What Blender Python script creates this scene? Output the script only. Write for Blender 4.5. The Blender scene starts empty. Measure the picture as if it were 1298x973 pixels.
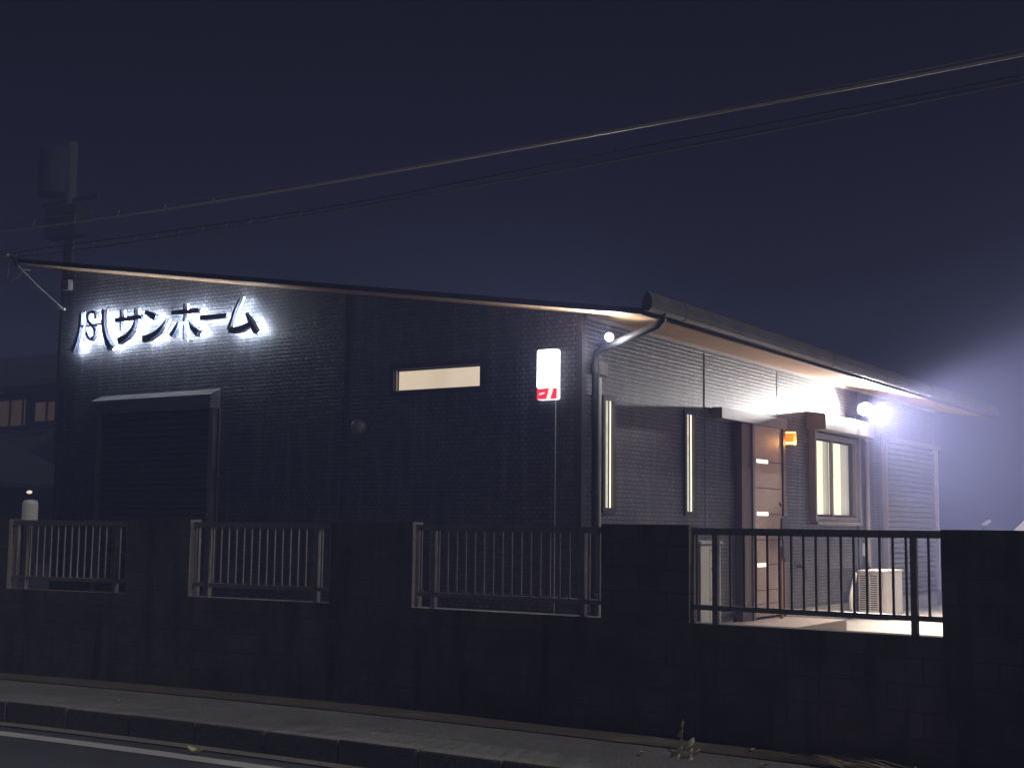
HAZE = .0135
P_FLOOD, P_OUT, P_OMNI, P_SPOT, P_LANT, P_SUN = 520, 4800, 26, 70, 4, .8
SUN_DIR = (.62, .02, .9)
SKY_TINT = (.8, .6, 1.3); SKY_STR = .0005
import bpy, bmesh, math, random
from mathutils import Vector, Matrix
random.seed(7)
S = bpy.context.scene
COL = S.collection
R = math.radians

# ------------------------------------------------------------------ materials
def new_mat(name):
    m = bpy.data.materials.new(name); m.use_nodes = True
    nt = m.node_tree; b = nt.nodes['Principled BSDF']
    return m, nt, b
def noise(nt, scale, detail=4, coord='Object', rough=0.6, stretch=None):
    tc = nt.nodes.new('ShaderNodeTexCoord'); n = nt.nodes.new('ShaderNodeTexNoise')
    n.inputs['Scale'].default_value = scale; n.inputs['Detail'].default_value = detail
    n.inputs['Roughness'].default_value = rough
    if stretch:
        mp = nt.nodes.new('ShaderNodeMapping'); mp.inputs['Scale'].default_value = stretch
        nt.links.new(tc.outputs[coord], mp.inputs[0]); nt.links.new(mp.outputs[0], n.inputs['Vector'])
    else:
        nt.links.new(tc.outputs[coord], n.inputs['Vector'])
    return n
def mixc(nt, fac, a, b):
    mx = nt.nodes.new('ShaderNodeMix'); mx.data_type = 'RGBA'
    if hasattr(fac, 'links'): nt.links.new(fac, mx.inputs[0])
    else: mx.inputs[0].default_value = fac
    for i, v in ((6, a), (7, b)):
        if hasattr(v, 'links'): nt.links.new(v, mx.inputs[i])
        else: mx.inputs[i].default_value = (*v, 1)
    return mx.outputs[2]
def ramp(nt, src, p0, p1):
    r = nt.nodes.new('ShaderNodeMapRange'); r.inputs[1].default_value = p0; r.inputs[2].default_value = p1
    nt.links.new(src, r.inputs[0]); return r.outputs[0]
def bump(nt, b, h, strength=0.3, dist=0.01, prev=None):
    bp = nt.nodes.new('ShaderNodeBump'); bp.inputs['Strength'].default_value = strength
    bp.inputs['Distance'].default_value = dist
    nt.links.new(h, bp.inputs['Height'])
    if prev is not None: nt.links.new(prev, bp.inputs['Normal'])
    nt.links.new(bp.outputs[0], b.inputs['Normal']); return bp.outputs[0]
def rough_mat(name, c1, c2, scale=6, rough=0.7, bstr=0.25, bdist=0.005, bscale=60, metal=0.0, stretch=None):
    m, nt, b = new_mat(name)
    n = noise(nt, scale, stretch=stretch)
    nt.links.new(mixc(nt, ramp(nt, n.outputs['Fac'], .35, .68), c1, c2), b.inputs['Base Color'])
    b.inputs['Roughness'].default_value = rough; b.inputs['Metallic'].default_value = metal
    n2 = noise(nt, bscale, 3); bump(nt, b, n2.outputs['Fac'], bstr, bdist)
    return m
def emit_mat(name, col, strength, base=(0.6, 0.6, 0.6)):
    m, nt, b = new_mat(name)
    b.inputs['Base Color'].default_value = (*base, 1); b.inputs['Roughness'].default_value = .4
    b.inputs['Emission Color'].default_value = (*col, 1); b.inputs['Emission Strength'].default_value = strength
    return m

def siding_mat(name, axis, bw=.066, rh=.041, c1=(.075, .077, .095), c2=(.15, .152, .172)):
    m, nt, b = new_mat(name)
    tc = nt.nodes.new('ShaderNodeTexCoord'); sp = nt.nodes.new('ShaderNodeSeparateXYZ'); cb = nt.nodes.new('ShaderNodeCombineXYZ')
    nt.links.new(tc.outputs['Object'], sp.inputs[0])
    nt.links.new(sp.outputs[axis], cb.inputs[0]); nt.links.new(sp.outputs['Z'], cb.inputs[1])
    br = nt.nodes.new('ShaderNodeTexBrick'); nt.links.new(cb.outputs[0], br.inputs['Vector'])
    br.inputs['Scale'].default_value = 1; br.inputs['Brick Width'].default_value = bw; br.inputs['Row Height'].default_value = rh
    br.inputs['Mortar Size'].default_value = .006; br.inputs['Mortar Smooth'].default_value = .35
    br.inputs['Color1'].default_value = (0, 0, 0, 1); br.inputs['Color2'].default_value = (1, 1, 1, 1); br.inputs['Mortar'].default_value = (0, 0, 0, 1)
    br.inputs['Bias'].default_value = 0
    n = noise(nt, 2.2, 5)
    n3 = noise(nt, 1.0, 5, stretch=(9, 9, .7))
    col = mixc(nt, br.outputs['Color'], c1, c2)
    col = mixc(nt, ramp(nt, n.outputs['Fac'], .3, .8), col, tuple(.75 * v for v in c1))
    col = mixc(nt, ramp(nt, n3.outputs['Fac'], .5, .85), col, tuple(1.7 * v for v in c2))
    col = mixc(nt, br.outputs['Fac'], col, tuple(.38 * v for v in c1))
    nt.links.new(col, b.inputs['Base Color']); b.inputs['Roughness'].default_value = .48
    inv = nt.nodes.new('ShaderNodeMath'); inv.operation = 'SUBTRACT'; inv.inputs[0].default_value = 1
    nt.links.new(br.outputs['Fac'], inv.inputs[1])
    md = nt.nodes.new('ShaderNodeMath'); md.operation = 'MULTIPLY_ADD'; md.inputs[1].default_value = 1.1
    nt.links.new(br.outputs['Color'], md.inputs[0]); nt.links.new(inv.outputs[0], md.inputs[2])
    m2 = nt.nodes.new('ShaderNodeMath'); m2.operation = 'MULTIPLY'; nt.links.new(md.outputs[0], m2.inputs[0]); nt.links.new(inv.outputs[0], m2.inputs[1])
    p = bump(nt, b, m2.outputs[0], 1, .012)
    n2 = noise(nt, 90, 3); bump(nt, b, n2.outputs['Fac'], .35, .003, p)
    return m

def block_mat(name):
    m, nt, b = new_mat(name)
    tc = nt.nodes.new('ShaderNodeTexCoord'); sp = nt.nodes.new('ShaderNodeSeparateXYZ'); cb = nt.nodes.new('ShaderNodeCombineXYZ')
    ad = nt.nodes.new('ShaderNodeMath'); nt.links.new(tc.outputs['Object'], sp.inputs[0])
    nt.links.new(sp.outputs['X'], ad.inputs[0]); nt.links.new(sp.outputs['Y'], ad.inputs[1])
    nt.links.new(ad.outputs[0], cb.inputs[0]); nt.links.new(sp.outputs['Z'], cb.inputs[1])
    br = nt.nodes.new('ShaderNodeTexBrick'); nt.links.new(cb.outputs[0], br.inputs['Vector'])
    br.inputs['Scale'].default_value = 1; br.inputs['Brick Width'].default_value = .39; br.inputs['Row Height'].default_value = .15
    br.inputs['Mortar Size'].default_value = .006; br.inputs['Mortar Smooth'].default_value = .2
    n = noise(nt, 3, 6); st = noise(nt, 1.2, 5, stretch=(5, 5, .5))
    col = mixc(nt, ramp(nt, n.outputs['Fac'], .3, .7), (.14, .13, .122), (.27, .25, .235))
    col = mixc(nt, ramp(nt, st.outputs['Fac'], .5, .8), col, (.06, .06, .055))
    col = mixc(nt, br.outputs['Fac'], col, (.15, .145, .135))
    nt.links.new(col, b.inputs['Base Color']); b.inputs['Roughness'].default_value = .9
    inv = nt.nodes.new('ShaderNodeMath'); inv.operation = 'SUBTRACT'; inv.inputs[0].default_value = 1; nt.links.new(br.outputs['Fac'], inv.inputs[1])
    p = bump(nt, b, inv.outputs[0], .35, .003)
    n2 = noise(nt, 70, 4); bump(nt, b, n2.outputs['Fac'], .6, .006, p)
    return m

def ground_mat(name, c1, c2, scale, bscale=120, bdist=.006, spots=None):
    m, nt, b = new_mat(name)
    n = noise(nt, scale, 6); f = noise(nt, bscale, 4)
    col = mixc(nt, ramp(nt, n.outputs['Fac'], .3, .7), c1, c2)
    col = mixc(nt, ramp(nt, f.outputs['Fac'], .35, .7), tuple(.6 * v for v in c1), col)
    if spots:
        s = noise(nt, 1.1, 7, rough=.75); col = mixc(nt, ramp(nt, s.outputs['Fac'], .55, .68), col, spots)
    nt.links.new(col, b.inputs['Base Color']); b.inputs['Roughness'].default_value = .85
    bump(nt, b, f.outputs['Fac'], .7, bdist)
    return m

def curtain_mat(name, ca, cb_, strength, axis='Y', freq=24):  # room backlight and fold tones are put into the emission colour
    m, nt, b = new_mat(name)
    tc = nt.nodes.new('ShaderNodeTexCoord'); sp = nt.nodes.new('ShaderNodeSeparateXYZ'); cb = nt.nodes.new('ShaderNodeCombineXYZ')
    nt.links.new(tc.outputs['Object'], sp.inputs[0]); nt.links.new(sp.outputs[axis], cb.inputs[0])
    n = nt.nodes.new('ShaderNodeTexNoise'); n.inputs['Scale'].default_value = freq; n.inputs['Detail'].default_value = 2
    nt.links.new(cb.outputs[0], n.inputs['Vector'])
    col = mixc(nt, ramp(nt, n.outputs['Fac'], .35, .65), ca, cb_)
    b.inputs['Base Color'].default_value = (.5, .5, .45, 1)
    nt.links.new(col, b.inputs['Emission Color']); b.inputs['Emission Strength'].default_value = strength
    return m

M = {}
M['sidA'] = siding_mat('siding_street', 'X')
M['sidB'] = siding_mat('siding_side', 'Y', .085)
M['found'] = rough_mat('foundation_render', (.42, .4, .36), (.52, .5, .46), 5, .85)
M['soffit'] = rough_mat('soffit_board', (.6, .36, .2), (.7, .45, .26), 3, .55, .15)
M['trim'] = rough_mat('white_trim', (.5, .5, .5), (.6, .6, .58), 8, .5, .1)
M['dark'] = rough_mat('dark_bronze_metal', (.035, .034, .036), (.055, .052, .054), 14, .42, .12, .003, metal=.3)
M['darkmatte'] = rough_mat('dark_panel', (.05, .05, .058), (.07, .07, .078), 9, .6)
M['gutter'] = rough_mat('grey_gutter', (.09, .088, .092), (.14, .135, .14), 5, .5, .12)
M['roof'] = rough_mat('roof_metal', (.06, .06, .065), (.09, .09, .095), 3, .5)
M['frame'] = rough_mat('window_frame_metal', (.05, .045, .045), (.075, .07, .07), 12, .4, .1, .002, metal=.4)
M['shut'] = rough_mat('shutter_slats', (.075, .072, .075), (.1, .096, .098), 4, .5, .15)
M['shutB'] = rough_mat('shutter_slats_grey', (.16, .15, .145), (.2, .19, .185), 4, .5, .15)
M['boxm'] = rough_mat('shutter_box_paint', (.2, .19, .19), (.25, .235, .235), 6, .35, .08)
M['door'] = rough_mat('door_wood_grain', (.5, .36, .29), (.6, .45, .37), 6, .5, .2, stretch=(1, 1, 12))
M['doorfr'] = rough_mat('door_frame_alu', (.2, .175, .17), (.25, .215, .21), 6, .4, .1)
M['jamb'] = rough_mat('brown_jamb', (.13, .1, .095), (.17, .13, .12), 8, .55)
M['letter'] = rough_mat('letter_blue_grey', (.28, .33, .5), (.34, .39, .56), 20, .4, .1)
M['halo'] = emit_mat('led_strip', (.8, .9, 1), 105)
M['winA'] = curtain_mat('frosted_glass_lit', (.92, .74, .54), (.78, .62, .45), .72, 'X', 1.5)
M['curt'] = curtain_mat('curtain_backlit', (1, .97, .66), (.62, .6, .38), 1.1, 'Y', 16)
M['curt2'] = curtain_mat('blind_backlit', (.8, .76, .6), (.55, .52, .42), .75, 'Z', 9)
M['brightslit'] = emit_mat('lit_glass_edge', (1, .93, .68), 1.3)
M['slit'] = emit_mat('lit_door_slit', (1, .9, .68), 1.6)
M['wbox'] = emit_mat('sign_panel_lit', (.9, .94, 1), 9.0, (.8, .8, .8))
M['wred'] = emit_mat('sign_panel_red', (.9, .03, .05), 1.1, (.7, .03, .04))
M['wwhite'] = emit_mat('sign_mark_white', (1, .85, .85), 1.1, (.8, .8, .8))
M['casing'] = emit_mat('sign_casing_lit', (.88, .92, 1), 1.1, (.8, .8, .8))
M['pipe'] = rough_mat('pipe_pvc', (.03, .03, .036), (.045, .045, .05), 6, .65, .1)
M['lens'] = emit_mat('lamp_lens', (.95, .98, 1), 60)
M['lens2'] = emit_mat('small_lamp_lens', (.92, .96, 1), 30)
M['amber'] = emit_mat('amber_glass', (1, .26, .02), 1.15, (.7, .3, .05))
M['amberhot'] = emit_mat('amber_glass_hot', (1, .6, .3), 2.0, (.7, .3, .05))
M['brass'] = rough_mat('lantern_metal', (.2, .12, .05), (.3, .18, .07), 20, .4, .1, metal=.6)
M['block'] = block_mat('concrete_block')
M['rail'] = rough_mat('fence_aluminium', (.36, .33, .29), (.48, .44, .39), 18, .42, .12, .002, metal=.25)
M['cream'] = rough_mat('cream_casing', (.72, .67, .55), (.8, .75, .62), 6, .45, .08)
M['black'] = rough_mat('black_void', (.012, .012, .012), (.02, .02, .02), 10, .8)
M['blue'] = rough_mat('dark_blue_panel', (.03, .05, .1), (.04, .065, .12), 6, .45)
M['wood'] = rough_mat('wood_stick', (.3, .14, .05), (.42, .2, .08), 12, .6, .3, stretch=(1, 1, .1))
M['wire'] = rough_mat('cable_sheath', (.42, .39, .39), (.5, .46, .46), 30, .5)
M['wire2'] = rough_mat('steel_messenger', (.2, .19, .2), (.28, .26, .27), 30, .4, metal=.3)
M['pole'] = rough_mat('pole_concrete', (.03, .03, .032), (.045, .045, .045), 4, .85)
M['poledark'] = rough_mat('pole_equipment', (.012, .012, .015), (.02, .02, .024), 4, .8)
M['asphalt'] = ground_mat('asphalt', (.075, .08, .095), (.115, .12, .14), 1.2, 160)
M['walk'] = ground_mat('footway_asphalt', (.17, .167, .16), (.3, .29, .27), 2.4, 75, .014, (.12, .105, .09))
M['dirt'] = ground_mat('dirt_strip', (.1, .08, .062), (.16, .13, .1), 3, 60, .012, (.2, .17, .13))
M['kerb'] = ground_mat('kerb_concrete', (.24, .225, .2), (.36, .34, .3), 3, 80)
M['paint'] = ground_mat('road_paint', (.6, .6, .58), (.74, .74, .72), 3, 90, .004, (.42, .42, .41))
M['ground'] = ground_mat('soil', (.06, .055, .045), (.1, .09, .07), .6, 20)
M['soil2'] = ground_mat('dark_soil', (.03, .028, .024), (.05, .046, .04), .9, 20)
M['lot'] = ground_mat('yard_concrete', (.34, .32, .29), (.44, .41, .37), 1.2, 60, .004)
M['slab'] = ground_mat('porch_tile', (.5, .38, .3), (.6, .47, .38), 2, 60, .003)
M['tan'] = rough_mat('tan_wall', (.3, .22, .14), (.38, .28, .18), 3, .8)
M['house'] = rough_mat('house_wall', (.05, .04, .034), (.07, .055, .045), 2, .8)
M['hroof'] = rough_mat('house_roof', (.012, .012, .016), (.02, .02, .024), 3, .7)
M['hwin'] = curtain_mat('dim_window', (.5, .32, .17), (.2, .12, .07), .10, 'X', 2.2)
M['carw'] = rough_mat('white_car_paint', (.78, .78, .76), (.8, .8, .78), 2, .3, .02)
M['glass'] = rough_mat('dark_car_glass', (.02, .022, .025), (.03, .032, .035), 2, .12, .02)
M['tyre'] = rough_mat('tyre_rubber', (.02, .02, .02), (.03, .03, .03), 20, .8)
M['straw'] = rough_mat('dry_grass', (.7, .6, .4), (.8, .72, .52), 30, .7)
M['stalk'] = rough_mat('green_stalk', (.12, .13, .06), (.2, .2, .1), 30, .7)
M['leaf'] = rough_mat('dead_leaf', (.45, .33, .2), (.6, .48, .32), 30, .7)
M['sheet'] = emit_mat('tank_painted_glow', (.75, .7, .6), .07)  # weak emission on the tank stands in for light falling on it
M['warmlens'] = emit_mat('porch_bulb', (1, .85, .6), .9)

# ------------------------------------------------------------------ mesh builder
class MB:
    def __init__(s): s.v = []; s.f = []
    def face(s, pts):
        i = len(s.v); s.v += [tuple(p) for p in pts]; s.f.append(list(range(i, i + len(pts))))
    def box(s, x0, x1, y0, y1, z0, z1):
        i = len(s.v)
        s.v += [(x0,y0,z0),(x1,y0,z0),(x1,y1,z0),(x0,y1,z0),(x0,y0,z1),(x1,y0,z1),(x1,y1,z1),(x0,y1,z1)]
        s.f += [[i+a for a in q] for q in ((0,3,2,1),(4,5,6,7),(0,1,5,4),(1,2,6,5),(2,3,7,6),(3,0,4,7))]
        return s
    def prism(s, pts, d):   # polygon of 3-D points, extruded by vector d
        n = len(pts); i = len(s.v); d = Vector(d)
        s.v += [tuple(p) for p in pts] + [tuple(Vector(p) + d) for p in pts]
        s.f.append([i + k for k in range(n)]); s.f.append([i + n + k for k in reversed(range(n))])
        for k in range(n):
            j = (k + 1) % n; s.f.append([i+k, i+n+k, i+n+j, i+j])
        return s
    def tube(s, pts, r, n=8, caps=True):
        pts = [Vector(p) for p in pts]; i0 = len(s.v); m = len(pts)
        rr = r if isinstance(r, (list, tuple)) else [r] * m
        up = Vector((0, 0, 1)); prev = None
        for k, p in enumerate(pts):
            t = (pts[min(k+1, m-1)] - pts[max(k-1, 0)]).normalized()
            if prev is None:
                a = t.cross(up)
                if a.length < .1: a = t.cross(Vector((1, 0, 0)))
            else: a = prev - t * prev.dot(t)
            a.normalize(); prev = a; b = t.cross(a)
            for q in range(n):
                w = 2 * math.pi * q / n; s.v.append(tuple(p + (a * math.cos(w) + b * math.sin(w)) * rr[k]))
        for k in range(m - 1):
            for q in range(n):
                u = (q + 1) % n; s.f.append([i0+k*n+q, i0+k*n+u, i0+(k+1)*n+u, i0+(k+1)*n+q])
        if caps:
            s.f.append([i0 + q for q in reversed(range(n))]); s.f.append([i0 + (m-1)*n + q for q in range(n)])
        return s
    def ell(s, c, r, n=12, m=8, axis=None):
        c = Vector(c); i0 = len(s.v)
        for a in range(m + 1):
            th = math.pi * a / m
            for q in range(n):
                ph = 2 * math.pi * q / n
                p = Vector((r[0]*math.sin(th)*math.cos(ph), r[1]*math.sin(th)*math.sin(ph), r[2]*math.cos(th)))
                if axis: p = axis @ p
                s.v.append(tuple(c + p))
        for a in range(m):
            for q in range(n):
                u = (q + 1) % n; s.f.append([i0+a*n+q, i0+(a+1)*n+q, i0+(a+1)*n+u, i0+a*n+u])
        return s
    def build(s, name, mat, parent=None, label=None, smooth=False, bevel=0, loc=(0, 0, 0)):
        me = bpy.data.meshes.new(name)
        off = Vector(parent_loc(parent)) if parent else Vector(loc)
        me.from_pydata([tuple(Vector(p) - off) for p in s.v], [], s.f)
        bm = bmesh.new(); bm.from_mesh(me); bmesh.ops.remove_doubles(bm, verts=bm.verts, dist=1e-5)
        bmesh.ops.recalc_face_normals(bm, faces=bm.faces)
        if bevel: bmesh.ops.bevel(bm, geom=list(bm.edges), offset=bevel, segments=2, affect='EDGES', clamp_overlap=True)
        bm.to_mesh(me); bm.free()
        if smooth: me.shade_smooth()
        me.materials.append(M[mat] if isinstance(mat, str) else mat)
        o = bpy.data.objects.new(name, me); COL.objects.link(o)
        if parent: o.parent = parent
        else: o.location = off
        if label: o['label'] = label
        return o
def parent_loc(p):
    v = Vector((0, 0, 0))
    while p is not None: v = v + p.location; p = p.parent
    return v
def thing(name, label, cat, loc, group=None):
    o = bpy.data.objects.new(name, None); o.empty_display_size = .1; COL.objects.link(o); o.location = loc
    o['label'] = label; o['category'] = cat
    if group: o['group'] = group
    return o
def tag(o, label, cat, group=None):
    o['label'] = label; o['category'] = cat
    if group: o['group'] = group
    return o
def struct(o): o['kind'] = 'structure'; return o
def B(*a): return MB().box(*a)

# ------------------------------------------------------------------ camera
cam_d = bpy.data.cameras.new('camera'); cam = bpy.data.objects.new('camera', cam_d); COL.objects.link(cam)
f_, pit, rol, yA = 1668.4, .106243, .0111015, -.988375
Xh = -Vector((math.sin(yA), math.cos(yA), 0)); Yh = Vector((math.cos(yA), -math.sin(yA), 0))
def tr(v): return Vector((v.dot(Xh), v.dot(Yh), v.z))
fw = tr(Vector((0, math.cos(pit), math.sin(pit)))); up0 = tr(Vector((0, -math.sin(pit), math.cos(pit)))); rt0 = tr(Vector((1, 0, 0)))
rt = math.cos(rol) * rt0 + math.sin(rol) * up0; up = -math.sin(rol) * rt0 + math.cos(rol) * up0
cam.matrix_world = Matrix(((rt.x, up.x, -fw.x, 0), (rt.y, up.y, -fw.y, 0), (rt.z, up.z, -fw.z, 1.32), (0, 0, 0, 1)))
cam_d.sensor_width = 36; cam_d.lens = f_ * 36 / 1298; cam_d.clip_end = 2000; cam_d.clip_start = .05
S.camera = cam

# ------------------------------------------------------------------ street line (gently curving)
def yw(x):
    g = lambda t: 7.62 - .0135 * (t + 4.7) ** 2
    if x < -11: return g(-11) + (x + 11) * (-.027 * (-11 + 4.7))
    if x > 0: return g(0) + x * (-.027 * 4.7)
    return g(x)
def strip(x0, x1, o0, o1, z, th=0.0, step=.4):
    mb = MB(); n = max(1, int((x1 - x0) / step)); xs = [x0 + (x1 - x0) * k / n for k in range(n + 1)]
    i = 0
    for a, b in zip(xs, xs[1:]):
        q = [(a, yw(a) + o0, z), (b, yw(b) + o0, z), (b, yw(b) + o1, z), (a, yw(a) + o1, z)]
        if th:
            mb.v += q + [(p[0], p[1], z - th) for p in q]; k = len(mb.v) - 8
            mb.f += [[k, k+1, k+2, k+3], [k+7, k+6, k+5, k+4], [k, k+4, k+5, k+1], [k+2, k+6, k+7, k+3]]
        else: mb.face(q)
    if th:
        mb.f.append([0, 3, 7, 4]); k = len(mb.v) - 8; mb.f.append([k+1, k+5, k+6, k+2])
    return mb

ZL = .14
g = MB(); g.face([(-60, -30, -.4), (40, -30, -.4), (40, 60, -.4), (-60, 60, -.4)])
struct(g.build('ground', 'ground'))
struct(strip(-45, 35, -12, -1.42, -.15).build('road', 'asphalt'))
struct(strip(-45, 35, -1.42, -1.3, -.142).build('road_gutter', 'kerb'))
struct(strip(-45, 35, -1.72, -1.585, -.1455).build('road_edge_line', 'paint'))
kx = -30
kobj = MB()
while kx < 20:
    e = random.uniform(-.004, .004); s_ = strip(kx + .004, kx + .596, -1.3 + e, -1.172 + e, random.uniform(-.004, .004), .3, .6)
    o_ = len(kobj.v); kobj.v += s_.v; kobj.f += [[i + o_ for i in f] for f in s_.f]; kx += .6
struct(kobj.build('kerb', 'kerb', bevel=.006))
struct(strip(-45, 35, -1.17, -.33, -.004).build('pavement', 'walk'))
struct(strip(-45, 35, -.33, .0, .003).build('verge', 'dirt'))
st = MB(); n = 60
xs = [-40 + 55 * k / n for k in range(n + 1)]
for a, b in zip(xs, xs[1:]):
  if a > -13.3: st.face([(a, yw(a) + .12, ZL), (b, yw(b) + .12, ZL), (b, 40, ZL), (a, 40, ZL)])
struct(st.build('yard', 'lot'))
st = MB(); st.face([(-40, 6.9, ZL-.01), (-12.4, 7.0, ZL-.01), (-12.4, 40, ZL-.01), (-40, 40, ZL-.01)])
struct(st.build('neighbour_ground', 'soil2'))
# ------------------------------------------------------------------ boundary wall with fence panels
OPEN = [(-10.0, -8.67), (-8.0, -6.60), (-5.85, -4.30), (-3.66, -2.07)]
TOP, SILL = 1.318, .72
wall = thing('block_wall', 'long dark concrete block wall with square openings along the pavement', 'wall', (-5, yw(-5), 0))
w = strip(-40, 15, 0, .12, SILL, SILL + .05); w.build('wall_base', 'block', wall)
edges = [-40] + [v for o in OPEN for v in o] + [15]
for k in range(0, len(edges), 2):
    a, b = edges[k], edges[k + 1]
    zt = TOP + (.012 if 0 < k < len(edges) - 2 else .0)
    strip(a, b, .0, .12, zt, zt - SILL - .0).build('pillar', 'block', wall)
fl = [('far left', 'leftmost fence panel, dim thin bars just below the pale upright tank'),
      ('', 'grey bar fence panel below the dark roller shutter of the street side'),
      ('', 'grey bar fence panel below the small lit sign box, third from the left'),
      ('', 'fence panel in front of the door and air conditioner, its bars dark against the light')]
def bars_for(k, a, b):
    if k == 3: return [-3.631, -3.40] + [-3.463 + 0 * i for i in range(0)] + [-3.308 + .0785 * i for i in range(14)] + [-2.157]
    L = []; x = a + .035
    while x < b - .02:
        L.append(x); x += .0772
    return L
for k, (a, b) in enumerate(OPEN):
    fp = thing('fence_panel', fl[k][1], 'fence', ((a + b) / 2, yw((a + b) / 2) + .06, SILL), 'bar fence panels set in the block wall')
    yc = lambda x: yw(x) + .06
    def rail(z0, z1, d, name):
        mb = MB(); xs = [a + .004, a + (b - a) / 3, a + 2 * (b - a) / 3, b - .004]
        for p, q in zip(xs, xs[1:]):
            mb.prism([(p, yc(p) - d, z0), (q, yc(q) - d, z0), (q, yc(q) - d, z1), (p, yc(p) - d, z1)], (0, 2 * d, 0))
        return mb.build(name, 'rail', fp)
    rail(1.268, 1.312, .022, 'top_rail'); rail(.80, .832, .016, 'bottom_rail')
    posts = [a + .15, b - .17]
    if k == 3: posts = [-3.5, -2.243]
    for p in posts: B(p-.018, p+.018, yc(p)-.019, yc(p)+.019, SILL-.001, 1.27).build('post', 'rail', fp)
    for x in bars_for(k, a, b):
        if min(abs(x - p) for p in posts) < .03: continue
        B(x-.0065, x+.0065, yc(x)-.0065, yc(x)+.0065, .83, 1.27).build('bar', 'rail', fp)

# ------------------------------------------------------------------ main building
XB, YA, SL = -5.907, 10.10, .153
XL, YE = -13.15, 21.3
bld = thing('commercial_building', 'dark low building with tile-textured siding, single-slope roof and lit windows', 'building', (XB, YA, ZL))
def ztop(x): return 3.21 - SL * (x - XB)
def hole_face(mb, u0, u1, z0, topf, holes, put):
    # wall sheet cut by rectangular holes; topf gives the top at u
    us = sorted({u0, u1} | {h[0] for h in holes} | {h[1] for h in holes})
    for a, b in zip(us, us[1:]):
        hs = sorted([h for h in holes if h[0] <= a + 1e-6 and h[1] >= b - 1e-6], key=lambda h: h[2])
        z = z0
        for h in hs:
            mb.face([put(a, z), put(b, z), put(b, h[2]), put(a, h[2])]); z = h[3]
        mb.face([put(a, z), put(b, z), put(b, topf(b)), put(a, topf(a))])
ZS = .375
WA = (-8.03, -7.0, 2.60, 2.815)                       # slit window, street side
WB = (15.80, 17.30, 1.46, 2.45)                       # curtained window, side wall
N1 = (10.505, 10.665, 1.48, 2.465); N2 = (12.20, 12.38, 1.47, 2.467)
mb = MB(); hole_face(mb, XL, XB, ZS, ztop, [WA], lambda u, z: (u, YA, z)); 
mb.build('wall', 'sidA', bld, 'street-side wall with tile-pattern siding')
mb = MB(); hole_face(mb, YA, YE, ZS, lambda u: 3.2, [N1, N2, WB], lambda u, z: (XB, u, z))
mb.build('wall', 'sidB', bld, 'side wall with tile-pattern siding, brightly lit at the top')
mb = MB(); mb.face([(XL, YA, ZS), (XL, YE, ZS), (XL, YE, ztop(XL)), (XL, YA, ztop(XL))]); mb.build('wall', 'sidB', bld)
mb = MB(); mb.face([(XL, YE, ZS), (XB, YE, ZS), (XB, YE, ztop(XB)), (XL, YE, ztop(XL))]); mb.build('wall', 'sidA', bld)
f = MB(); i = .02
f.box(XL + i, XB - i, YA + i, YA + .12, 0.1, ZS); f.box(XB - .12, XB - i, YA + .12, YE - i, .1, ZS)
f.box(XL + i, XL + .12, YA + .12, YE - i, .1, ZS); f.build('foundation', 'found', bld)
f = MB(); f.box(XL - .004, XB + .012, YA - .012, YA + .01, ZS - .018, ZS + .004); f.box(XB - .01, XB + .012, YA + .011, YE, ZS - .018, ZS + .004)
f.build('drip_edge', 'dark', bld)
# corner trims and joints
for q in ((XB-.045, XB+.006, YA-.006, YA), (XB, XB+.006, YA+.0005, YA+.05)):
    B(*q, ZS, ztop(XB) - .02).build('corner_trim', 'darkmatte', bld)
for x in (-8.67,): B(x-.005, x+.005, YA-.003, YA+.004, ZS, ztop(x)-.02).build('panel_joint', 'dark', bld)
for y in (12.67, 14.68): B(XB-.004, XB+.003, y-.005, y+.005, ZS if y < 13 else 2.6, 3.16).build('panel_joint', 'dark', bld)
# roof: deck, soffit, verge board, eave board, gutter
YR0, YR1, XE, XR = 9.76, 21.65, -5.12, -13.55
def rz(x, o=0): return ztop(x) + o
def slab(x0, x1, y0, y1, o0, o1):
    m = MB(); m.prism([(x0, y0, rz(x0, o0)), (x1, y0, rz(x1, o0)), (x1, y0, rz(x1, o1)), (x0, y0, rz(x0, o1))], (0, y1 - y0, 0)); return m
slab(XR, XE, YR0, YR1, .031, .05).build('roof', 'roof', bld)
s = slab(XR, XE, YR0 + .005, YR1 - .005, .0, .029); s.build('soffit', 'soffit', bld)
slab(XR - .01, XE + .006, YR0 - .022, YR0, .004, .052).build('verge_board', 'dark', bld)
zf = rz(XE)
B(XE + .007, XE + .028, YR0 - .02, YR1, zf - .008, zf + .085).build('fascia', 'dark', bld)
gt = MB()
prof = [(XE+.03, zf+.075), (XE+.05, zf+.02), (XE+.09, zf+.015), (XE+.118, zf+.04), (XE+.128, zf+.08), (XE+.122, zf+.125), (XE+.105, zf+.16), (XE+.075, zf+.185), (XE+.068, zf+.176), (XE+.095, zf+.152), (XE+.110, zf+.12), (XE+.115, zf+.08), (XE+.106, zf+.052), (XE+.086, zf+.03), (XE+.06, zf+.034), (XE+.042, zf+.08)]
gt.prism([(x, YR0 - .06, z) for x, z in prof], (0, YR1 - YR0 + .06, 0)); go = gt.build('gutter', 'gutter', bld)
gt = MB(); gt.prism([(x, YR0 - .066, z) for x, z in prof[:8]] + [(XE+.03, YR0-.066, zf+.10)], (0, .006, 0)); gt.build('end_cap', 'gutter', go)
for y in (10.35, 14.1, 17.9):
    gt = MB(); gt.prism([(x + .004 * (1 if x > XE+.07 else 0), y, z + (-.004 if z < zf+.06 else .003)) for x, z in prof[1:8]] + [(XE+.07, y, zf+.17)], (0, .09, 0)); gt.build('gutter_joint', 'gutter', go)
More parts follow.
